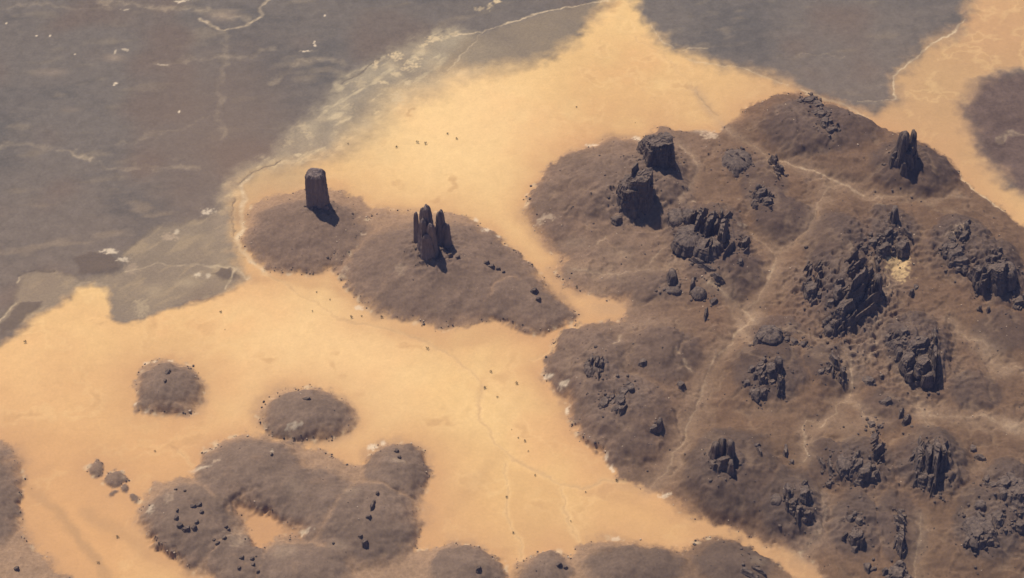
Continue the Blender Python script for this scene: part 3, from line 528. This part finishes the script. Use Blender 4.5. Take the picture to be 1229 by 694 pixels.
# debris cones under the bigger rocks
PKX, PKY, _ = onland(1076, 328)
for nm, lab, bl, cone in ROCKS:
    if not cone: continue
    cxp = sum(b[1] for b in bl) / len(bl); cyp = sum(b[2] for b in bl) / len(bl)
    ext = max(max(abs(b[1] - cxp) * 1.0 + b[3] * .5, abs(b[2] - cyp) * 1.2 + b[4] * .4) for b in bl) * MPP
    x0, y0, _ = onland(cxp, cyp, cone)
    m = (np.abs(X - x0) < 6 * ext) & (np.abs(Y - y0) < 6 * ext)
    d = np.hypot(XW[m] - x0, YW[m] - y0)
    if cone > 2: H[m] += min(13, 2.2 * cone) * (ridged(X[m], Y[m], 24, 3, 241) - .3) * sstep(22, 48, np.hypot(X[m] - PKX, (Y[m] - PKY) * .75)) * sstep(2.4 * ext, .4 * ext, d)
    H[m] += cone * np.exp(-np.maximum(d - .5 * ext, 0) / (1.1 * ext))
    if cone > 2:
        col[m] = mixc(col[m], (.150, .116, .100), .4 * sstep(2.2 * ext, .5 * ext, d + 10 * n_small[m]) * (.7 + .5 * n_mid[m]))

# ------------------------------------------------------------------ materials
def mat_ground(name, fine, bump):
    m = bpy.data.materials.new(name); m.use_nodes = True; nt = m.node_tree; b = nt.nodes['Principled BSDF']
    b.inputs['Roughness'].default_value = .95; b.inputs['Specular IOR Level'].default_value = .15
    at = nt.nodes.new('ShaderNodeAttribute'); at.attribute_name = 'soil'
    geo = nt.nodes.new('ShaderNodeNewGeometry')
    n1 = nt.nodes.new('ShaderNodeTexNoise'); n1.inputs['Scale'].default_value = .16; n1.inputs['Detail'].default_value = 5; n1.inputs['Roughness'].default_value = .72
    nt.links.new(geo.outputs['Position'], n1.inputs['Vector'])
    r = nt.nodes.new('ShaderNodeMapRange'); r.inputs[1].default_value = .3; r.inputs[2].default_value = .7
    r.inputs[3].default_value = 1 - fine; r.inputs[4].default_value = 1 + fine
    nt.links.new(n1.outputs[0], r.inputs[0])
    mx = nt.nodes.new('ShaderNodeMix'); mx.data_type = 'RGBA'; mx.blend_type = 'MULTIPLY'; mx.inputs[0].default_value = 1
    nt.links.new(at.outputs['Color'], mx.inputs[6]); nt.links.new(r.outputs[0], mx.inputs[7]); nt.links.new(mx.outputs[2], b.inputs['Base Color'])
    bp = nt.nodes.new('ShaderNodeBump'); bp.inputs['Strength'].default_value = bump; bp.inputs['Distance'].default_value = 1.6
    nt.links.new(n1.outputs[0], bp.inputs['Height']); nt.links.new(bp.outputs[0], b.inputs['Normal'])
    return m
def mat_rock(name, c1, c2, c3):
    m = bpy.data.materials.new(name); m.use_nodes = True; nt = m.node_tree; b = nt.nodes['Principled BSDF']
    b.inputs['Roughness'].default_value = .9; b.inputs['Specular IOR Level'].default_value = .2
    geo = nt.nodes.new('ShaderNodeNewGeometry')
    mp = nt.nodes.new('ShaderNodeMapping'); mp.inputs['Scale'].default_value = (1, 1, .3)
    nt.links.new(geo.outputs['Position'], mp.inputs['Vector'])
    n1 = nt.nodes.new('ShaderNodeTexNoise'); n1.inputs['Scale'].default_value = .11; n1.inputs['Detail'].default_value = 6; n1.inputs['Roughness'].default_value = .65
    nt.links.new(mp.outputs[0], n1.inputs['Vector'])
    cr = nt.nodes.new('ShaderNodeValToRGB'); e = cr.color_ramp.elements
    e[0].position = .32; e[0].color = c1 + (1,); e[1].position = .70; e[1].color = c3 + (1,); k = e.new(.5); k.color = c2 + (1,)
    nt.links.new(n1.outputs[0], cr.inputs[0]); nt.links.new(cr.outputs[0], b.inputs['Base Color'])
    bp = nt.nodes.new('ShaderNodeBump'); bp.inputs['Strength'].default_value = .7; bp.inputs['Distance'].default_value = 2.5
    nt.links.new(n1.outputs[0], bp.inputs['Height']); nt.links.new(bp.outputs[0], b.inputs['Normal'])
    return m
def mat_plain(name, c, rough=.9):
    m = bpy.data.materials.new(name); m.use_nodes = True; nt = m.node_tree; b = nt.nodes['Principled BSDF']
    b.inputs['Roughness'].default_value = rough
    n1 = nt.nodes.new('ShaderNodeTexNoise'); n1.inputs['Scale'].default_value = 1.3
    cr = nt.nodes.new('ShaderNodeValToRGB'); e = cr.color_ramp.elements
    e[0].position = .3; e[0].color = tuple(v * .6 for v in c) + (1,); e[1].position = .7; e[1].color = tuple(v * 1.4 for v in c) + (1,)
    nt.links.new(n1.outputs[0], cr.inputs[0]); nt.links.new(cr.outputs[0], b.inputs['Base Color'])
    return m
M_sand = mat_ground('sand', .05, .10); M_gravel = mat_ground('gravel', .13, .22); M_scree = mat_ground('scree', .20, .28)
M_rock = mat_rock('sandstone', (.064, .049, .043), (.118, .088, .072), (.205, .152, .118))
M_rock2 = mat_rock('tower_sandstone', (.140, .108, .100), (.185, .142, .130), (.235, .178, .152))
M_bark = mat_plain('bark', (.10, .075, .05)); M_leaf = mat_plain('leaf', (.055, .060, .030))

# ------------------------------------------------------------------ the terrain objects
def tag(o, label, cat=None, group=None, kind=None):
    o['label'] = label
    if cat: o['category'] = cat
    if group: o['group'] = group
    if kind: o['kind'] = kind
    return o
def mesh_np(name, V, Q, mats, attr=None, parent=None):
    me = bpy.data.meshes.new(name); n = Q.shape[1]
    me.vertices.add(len(V)); me.vertices.foreach_set('co', np.ascontiguousarray(V, F).ravel())
    me.loops.add(Q.size); me.loops.foreach_set('vertex_index', np.ascontiguousarray(Q, np.int32).ravel())
    me.polygons.add(len(Q)); me.polygons.foreach_set('loop_start', np.arange(0, Q.size, n, dtype=np.int32))
    me.update(calc_edges=True)
    if attr is not None:
        a = me.attributes.new('soil', 'FLOAT_COLOR', 'POINT')
        a.data.foreach_set('color', np.concatenate([attr, np.ones((len(attr), 1), F)], 1).astype(F).ravel())
    for m in mats: me.materials.append(m)
    o = bpy.data.objects.new(name, me); C.objects.link(o)
    if parent: o.parent = parent
    return o
np.clip(col, .02, .8, out=col)
idx = np.arange(NX * NY).reshape(NY, NX)
Qall = np.stack([idx[:-1, :-1], idx[:-1, 1:], idx[1:, 1:], idx[1:, :-1]], -1).reshape(-1, 4)
rf = region[:-1, :-1].ravel()
Vall = np.stack([X.ravel(), Y.ravel(), H.ravel()], 1); Call = col.reshape(-1, 3)
parts = [(0, 'ground', M_gravel, 'grey gravel plain with pale crusts and dry channels'), (1, 'sand', M_sand, 'bright orange sand flats between the dark hills')]
parts += [(100 + k, 'hill', M_scree, l_[5]) for k, l_ in enumerate(LOBES)]
parts += [(2 + k, s[0], M_scree, s[4]) for k, s in enumerate(hill_specs)]
for rid, nm, mt, lab in parts:
    q = Qall[rf == rid]
    if not len(q): continue
    u, inv = np.unique(q, return_inverse=True)
    o = mesh_np(nm, Vall[u], inv.reshape(-1, 4), [mt], Call[u])
    tag(o, lab, kind='structure')

# ------------------------------------------------------------------ rock bodies
def rock_mesh(kind, w, d, h, rot, seed):
    """a weathered sandstone body: angular plan, jointed walls, ledges, a top sloping back from its cliff; foot at z = 0"""
    big = max(w, d, h)
    ns = 72 if big > 40 else (44 if big > 24 else (28 if big > 13 else 18)); nr = 30 if h > 40 else (14 if h > 20 else 8); ncap = 10 if big > 30 else 4
    rs = np.random.RandomState(seed); off = rs.uniform(-40, 40, 2)
    th = np.linspace(0, 2 * math.pi, ns, endpoint=False); ct, st = np.cos(th), np.sin(th)
    if kind in (T, DO, BL):
        ex = {T: 4.2, DO: 2.3, BL: 5.0}[kind]
        rr = (np.abs(ct) ** ex + np.abs(st) ** ex) ** (-1 / ex)
    else:                                       # broken polygon plan
        nv = rs.randint(5, 9); va = np.sort((np.arange(nv) + rs.uniform(-.32, .32, nv)) / nv * 2 * math.pi); vr = rs.uniform(.78, 1.22, nv)
        vx, vy = vr * np.cos(va), vr * np.sin(va); rr = np.full(ns, 9.)
        for a in range(nv):
            b = (a + 1) % nv; ex_, ey_ = vx[b] - vx[a], vy[b] - vy[a]; den = ct * ey_ - st * ex_
            t = np.where(np.abs(den) > 1e-6, (vx[a] * ey_ - vy[a] * ex_) / np.where(np.abs(den) > 1e-6, den, 1), 9.)
            u = ((t * ct - vx[a]) * ex_ + (t * st - vy[a]) * ey_) / (ex_ ** 2 + ey_ ** 2)
            ok = (t > 0) & (u > -.01) & (u < 1.01); rr = np.where(ok, np.minimum(rr, t), rr)
        rr = np.where(rr > 2, 1, rr)
    top = {BL: .84, T: .90, SP: .70, FI: .62, CR: .78, DO: .35}[kind]
    rings = []
    for i in range(nr + 1):
        t = i / nr
        if kind == DO: rf_ = math.cos(t * math.pi / 2 * .80) * 1.05; zf = math.sin(t * math.pi / 2 * .86)
        elif kind == T: rf_ = 1.05 - (1.05 - top) * t ** 1.2 - .20 * max(0, (t - .86) / .14) ** 2; zf = t
        elif kind == SP: rf_ = 1.15 - (1.15 - top) * t ** .7 - .22 * max(0, (t - .80) / .20) ** 2; zf = t
        else: rf_ = 1.15 - (1.15 - top) * t ** .6; zf = t
        rings.append((rf_, zf, t))
    rl, zl, _ = rings[-1]
    for j in range(1, ncap + 1):
        s = 1 - j / ncap
        rings.append((rl * max(s, .02), zl + (1 - s ** 2) * {DO: .14, T: .03, SP: .06}.get(kind, .02), 1.0))
    R = np.array([r[0] for r in rings])[:, None]; Z = np.array([r[1] for r in rings])[:, None] * np.ones((1, ns)); Tt = np.array([r[2] for r in rings])[:, None] * np.ones((1, ns))
    x = R * rr * ct; y = R * rr * st
    cx_, cy_ = ct * np.ones_like(R), st * np.ones_like(R)
    fq = 2.0 + .035 * big
    crack = np.clip(1 - np.abs(perlin(cx_ * fq + off[0], cy_ * fq + off[1] + Z * .35, seed % 97 + 300)) * 3.2, 0, 1) ** 2
    lump = perlin(cx_ * 1.3 + off[1], cy_ * 1.3 + Z * 1.0 * h / big, seed % 89 + 400)
    led = np.round(perlin(Z * h / 9.0 + off[0], Z * 0 + lump * .4 + off[1], seed % 83 + 500) * 3) / 3
    rough = perlin(cx_ * 5 + off[0], cy_ * 5 + Z * h / 8, seed % 79 + 600)
    amp = {BL: .75, T: .60, SP: .65, FI: .8, CR: .8, DO: .8}[kind]
    k = 1 + amp * (-.16 * crack * (.5 + Tt) + .16 * lump + .10 * led + .05 * rough)
    x = x * k; y = y * k
    lx, ly = x * w / 2, y * d / 2
    # broken skyline; the top falls away from the cliff side
    rag = {BL: .14, T: .05, SP: .07, FI: .30, CR: .24, DO: .15}[kind]
    sc = max(w, d) * .5
    tn = perlin(lx / sc + off[0], ly / sc + off[1], seed % 73 + 700) + perlin(lx / sc * 2.3 + off[1], ly / sc * 2.3 + off[0], seed % 71 + 800) * .5
    stepn = np.round(tn * 3) / 3 * .7 + tn * .3
    cr_, sr_ = math.cos(math.radians(rot)), math.sin(math.radians(rot))
    hx, hy = .80 * cr_ - .60 * sr_, -.80 * sr_ - .60 * cr_      # cliff side in the body's own axes
    along = (lx * hx + ly * hy) / (.5 * math.hypot(w * hx, d * hy) + 1e-6)
    tilt = {BL: .13, T: .02, SP: .05, FI: .12, CR: .42, DO: .22}[kind]
    drop = np.clip(tilt * (1 - np.clip(along, -1, 1)), 0, .9)
    zz = Z * h * (1 - rag * np.clip(.35 - stepn, -.2, 1.0) * Tt ** 1.5) * (1 - drop * Tt ** .8)
    if kind in (SP, FI): lx = lx + rs.uniform(-.05, .05) * zz; ly = ly + rs.uniform(-.04, .04) * zz
    V = np.stack([lx, ly, zz], -1)
    foot = V[0].copy(); foot[:, :2] *= 1.15; foot[:, 2] = -max(6.0, .35 * h)
    V = np.concatenate([foot[None], V], 0)
    n = V.shape[0]; V = V.reshape(-1, 3)
    i = np.arange(n - 1)[:, None]; j = np.arange(ns)[None]
    Q = np.stack([i * ns + j, i * ns + (j + 1) % ns, (i + 1) * ns + (j + 1) % ns, (i + 1) * ns + j], -1).reshape(-1, 4)
    return V, Q
def shards(bl, sd_):
    """broken smaller crags that crowd about the bigger ones of a formation"""
    r = random.Random(sd_); out = list(bl)
    for (kd, px, py, w, d, h, rot) in bl:
        if kd not in (CR, FI) or h < 8: continue
        for q in range((2 if max(w, d) < 16 else 5) + (4 if px > 950 else 1)):
            a = r.uniform(0, 6.28); e = r.uniform(.45, 1.5 if px > 860 else 1.05); f = r.uniform(.22, .5)
            out.append((r.choice((CR, FI, CR)), px + math.cos(a) * e * w * .55 - .004 * rot * d * math.sin(a), py + math.sin(a) * e * d * .40, max(2.5, w * f), max(3.5, d * f * 1.3), h * r.uniform(.35, .75), rot + r.uniform(-30, 15)))
    return out
PARTNAME = {BL: 'block', T: 'rock_body', SP: 'spire', FI: 'fin', CR: 'crag', DO: 'rounded_rock'}
seed = 1
for nm, lab, bl, cone in ROCKS:
    mt = M_rock2 if bl[0][0] == T or 'spires' in nm else M_rock
    if bl[0][1] > 690:
        gf = 1.12 if 'dark pair' in lab and nm == 'rock_block' else (1.0 if 'horned' in lab else 1.18)
        bl = [(b[0], b[1], b[2], b[3] * gf, b[4] * gf, b[5] * (.85 if b[0] == CR and b[5] < 32 else .95), b[6]) for b in bl]
    if cone > 1 and (bl[0][1] > 690 or cone > 4): bl = shards(bl, seed)
    pos = [onland(b[1], b[2]) for b in bl]
    if len(bl) > 1:
        rx_, ry_ = np.mean([p[0] for p in pos]), np.mean([p[1] for p in pos]); rz_ = float(hgt(rx_, ry_))
        root = bpy.data.objects.new(nm, None); C.objects.link(root); root.location = (rx_, ry_, rz_); root.empty_display_size = 5
        tag(root, lab, 'rock')
    for (kd, px, py, w, d, h, rot), (gx_, gy_, gz_) in zip(bl, pos):
        seed += 1
        V, Q = rock_mesh(kd, w * MPP, d * MPP, h * MPP * (.92 if kd in (CR, FI) and h < 24 else 1), rot, seed)
        if len(bl) > 1:
            o = mesh_np(PARTNAME[kd], V, Q, [mt], None, root); o.location = (gx_ - rx_, gy_ - ry_, gz_ - rz_ - .5)
        else:
            o = mesh_np(nm, V, Q, [mt]); o.location = (gx_, gy_, gz_ - .5); tag(o, lab, 'rock')
        o.rotation_euler = (0, 0, math.radians(rot))
        o.data.polygons.foreach_set('use_smooth', np.zeros(len(Q), bool)) 

# ------------------------------------------------------------------ loose boulders on the slopes, beyond counting
rs = np.random.RandomState(7)
t_ = (1 + 5 ** .5) / 2
ICO = np.array([(-1,t_,0),(1,t_,0),(-1,-t_,0),(1,-t_,0),(0,-1,t_),(0,1,t_),(0,-1,-t_),(0,1,-t_),(t_,0,-1),(t_,0,1),(-t_,0,-1),(-t_,0,1)]) / 1.9
ICF = np.array([(0,11,5),(0,5,1),(0,1,7),(0,7,10),(0,10,11),(1,5,9),(5,11,4),(11,10,2),(10,7,6),(7,1,8),(3,9,4),(3,4,2),(3,2,6),(3,6,8),(3,8,9),(4,9,5),(2,4,11),(6,2,10),(8,6,7),(9,8,1)])
iy = rs.randint(0, NY, 260000); ix = rs.randint(0, NX, 260000)
clump = sstep(.05, .5, n_small + .5 * n_mid)
prob = (.020 * hillmask + .42 * rim * hillmask * (1 + 1.2 * (1 - cg)) + .03 * cg) * (.15 + 1.6 * clump)
ok = (rs.rand(len(iy)) < prob[iy, ix]) & (np.abs(X[iy, ix]) < 1450) & (Y[iy, ix] > -930) & (Y[iy, ix] < 1150)
iy, ix = iy[ok][:9500], ix[ok][:9500]; nb = len(iy)
deb = []
for nm, lab, bl, cone in ROCKS:
    if cone < 1 or (cone < 3 and bl[0][1] < 690): continue
    for b in bl:
        for q in range(int(1 if cone < 2 else 4 + (.45 if b[1] > 860 else .25) * (b[3] + b[4]))):
            a = rs.uniform(0, 6.28); r = (.4 + abs(rs.normal(0, .8))) * .5
            x0, y0, _ = onland(b[1], b[2]); deb.append((x0 + math.cos(a) * r * b[3] * 3.4, y0 + math.sin(a) * r * b[4] * 3.4))
deb = np.array(deb); nd = len(deb)
sz = .8 + 1.5 * rs.rand(nb) ** 3 + (rs.rand(nb) < .06) * rs.rand(nb) * 2.2
sz = np.concatenate([sz, 1.2 + 3.6 * rs.rand(nd) ** 2.2]); bxx = np.concatenate([X[iy, ix], deb[:, 0]]); byy = np.concatenate([Y[iy, ix], deb[:, 1]]); bzz = np.concatenate([H[iy, ix], hgt(deb[:, 0], deb[:, 1])]); nb += nd
V = ICO[None] * sz[:, None, None] * rs.uniform(.65, 1.35, (nb, 12, 1)) * np.array([1, 1, .75])
V[..., 0] += (bxx + rs.uniform(-1.2, 1.2, nb))[:, None]; V[..., 1] += (byy + rs.uniform(-1.2, 1.2, nb))[:, None]; V[..., 2] += (bzz + .2 * sz)[:, None]
Q = (ICF[None] + 12 * np.arange(nb)[:, None, None]).reshape(-1, 3)
tone = np.where(rs.rand(nb) < .24, 1.0, 0.0)[:, None] * np.array([.40, .31, .22]) + np.where(rs.rand(nb) < .5, .07, .11)[:, None] * np.array([1, .8, .7])
tone[-nd:] = np.array([.115, .086, .07]) * rs.uniform(.7, 1.3, (nd, 1)); tone = np.repeat(tone, 12, 0)
o = mesh_np('boulders', V.reshape(-1, 3), Q, [M_scree], tone.astype(F))
tag(o, 'loose dark and pale boulders strewn over the scree slopes', kind='stuff')

# ------------------------------------------------------------------ lone trees on the sand
def tree_meshes(seed):
    r = np.random.RandomState(seed)
    V = []; Q = []
    def tube(a, b, ra, rb):
        a = np.array(a, float); b = np.array(b, float); ax = (b - a) / np.linalg.norm(b - a)
        u = np.cross(ax, [0.3, .9, .1]); u /= np.linalg.norm(u); v = np.cross(ax, u); s = len(V)
        for p, rad in ((a, ra), (b, rb)):
            for k in range(6): V.append(p + rad * (u * math.cos(k * math.pi / 3) + v * math.sin(k * math.pi / 3)))
        for k in range(6): Q.append((s + k, s + (k + 1) % 6, s + 6 + (k + 1) % 6, s + 6 + k))
    tube((0, 0, -.5), (.15, .1, 2.0), .28, .2); tips = []
    for k in range(5):
        a = k * 1.257 + r.uniform(-.4, .4); e = (1.9 * math.cos(a), 1.9 * math.sin(a), 3.5 + r.uniform(-.3, .6)); tube((.15, .1, 1.9), e, .16, .06); tips.append(e)
    LV = []; LQ = []
    for c in range(26):
        e = tips[c % 5]; c0 = np.array(e) + r.normal(0, 1, 3) * (1.0, 1.0, .35)
        for l in range(9):
            p = c0 + r.normal(0, .45, 3); u = r.normal(0, 1, 3); u /= np.linalg.norm(u); v = np.cross(u, r.normal(0, 1, 3)); v /= np.linalg.norm(v); s = len(LV)
            for (a, b) in ((-1, 0), (0, -.5), (1, 0), (0, .5)): LV.append(p + .42 * (u * a + v * b))
            LQ.append((s, s + 1, s + 2, s + 3))
    return (np.array(V), np.array(Q)), (np.array(LV), np.array(LQ))
TREES = [(476,177,'leftmost dark tree of the loose row on the upper sand'),(501,171.5,'left of the touching pair of dark trees on the upper sand'),(511,173,'right of the touching pair of dark trees on the upper sand'),
 (537,161,'upper dark tree right of the touching pair on the upper sand'),(548,167,'lower dark tree right of the touching pair on the upper sand'),(504,171,None),
 (418,173,'dark tree at the left rim of the upper sand'),(692,129,'lone dark tree on the sand left of the upland tip'),
 (265,375,'dark tree on the sand under the dark silt triangle'),(270,396,'faint tree below the one under the silt triangle'),(30,411,'lone dark tree on the sand at the far left'),
 (380,351,'topmost of three trees below the tower hill'),(396,360,'right of three trees below the tower hill'),(375,374,'lowest of three trees below the tower hill'),
 (422,381,'left tree at the lower left foot of the spire hill'),(434,380,'middle tree at the lower left foot of the spire hill'),(458,381,'right tree at the lower left foot of the spire hill'),
 (513,419,'lone dark tree on the sand below the spire hill'),(589,447,'dark tree right of the drainage bend on the sand'),(620,461,'dark tree left of the upland edge on the sand'),
 (582,466,'dark tree inside the drainage bend'),(597,477,'dark tree just right of the drainage bend'),(614,516,'upper faint tree above the pair on the lower sand'),(622,526,'left of the tree pair on the lower sand'),
 (630,530,'right of the tree pair on the lower sand'),(634,542,'faint tree below the pair on the lower sand'),(642,571,'dark tree under the drainage line'),(608,597,'dark tree on the edge of the darker sand wedge'),
 (616,640,'dark tree at the head of the short gully at the bottom'),(685,626,'dark tree right of the darker sand wedge'),(703,591,'dark tree at the low end of the drainage line'),(740,577,'dark tree where the drainage meets the upland'),
 (141,645,'lone dark tree on the sand at the lower left'),(118,676,'dark tree beside the brown streak at the lower left'),(38,587,'small tree right of the left edge hill'),(186,542,'faint tree left of the little shadow painted on the sand'),
 (692,345,'dark tree at the right tip of the spire hill'),(447,186,None)]
protos = [tree_meshes(900 + k) for k in range(4)]
pm = []
for (tv, tq), (lv, lq) in protos:
    a = mesh_np('trunk', tv, tq, [M_bark]); b = mesh_np('crown', lv, lq, [M_leaf]); pm.append((a.data, b.data)); bpy.data.objects.remove(a); bpy.data.objects.remove(b)
rnd = random.Random(5)
for k, (px, py, lab) in enumerate(TREES):
    if lab is None: continue
    x, y, z = onland(px, py)
    r = bpy.data.objects.new('acacia_tree', None); C.objects.link(r); r.location = (x, y, z); r.rotation_euler = (0, 0, rnd.uniform(0, 6.28))
    s = rnd.uniform(.5, 1.05) * (.7 if 'faint' in lab or 'small' in lab else 1.15); r.scale = (s, s, s)
    tag(r, lab, 'tree', 'lone trees on the sand')
    for nm_, me in zip(('trunk', 'crown'), pm[k % 4]):
        c = bpy.data.objects.new(nm_, me); C.objects.link(c); c.parent = r

# ------------------------------------------------------------------ the air between the aircraft and the land
hz = np.array([(x, y, z) for z in (-120.0, CAM[2] + 60) for x, y in ((-47000, -47000), (47000, -47000), (47000, 47000), (-47000, 47000))])
o = mesh_np('haze', hz, np.array([(3,2,1,0),(4,5,6,7),(0,1,5,4),(1,2,6,5),(2,3,7,6),(3,0,4,7)]), [])
m = bpy.data.materials.new('haze'); m.use_nodes = True; nt = m.node_tree; nt.nodes.clear()
out_ = nt.nodes.new('ShaderNodeOutputMaterial'); pv = nt.nodes.new('ShaderNodeVolumePrincipled')
pv.inputs['Density'].default_value = 1.25e-5; pv.inputs['Color'].default_value = (.36, .44, 1.0, 1); pv.inputs['Anisotropy'].default_value = .1
nt.links.new(pv.outputs[0], out_.inputs['Volume']); o.data.materials.append(m)
tag(o, 'thin bluish desert haze between the aircraft and the land', kind='stuff')
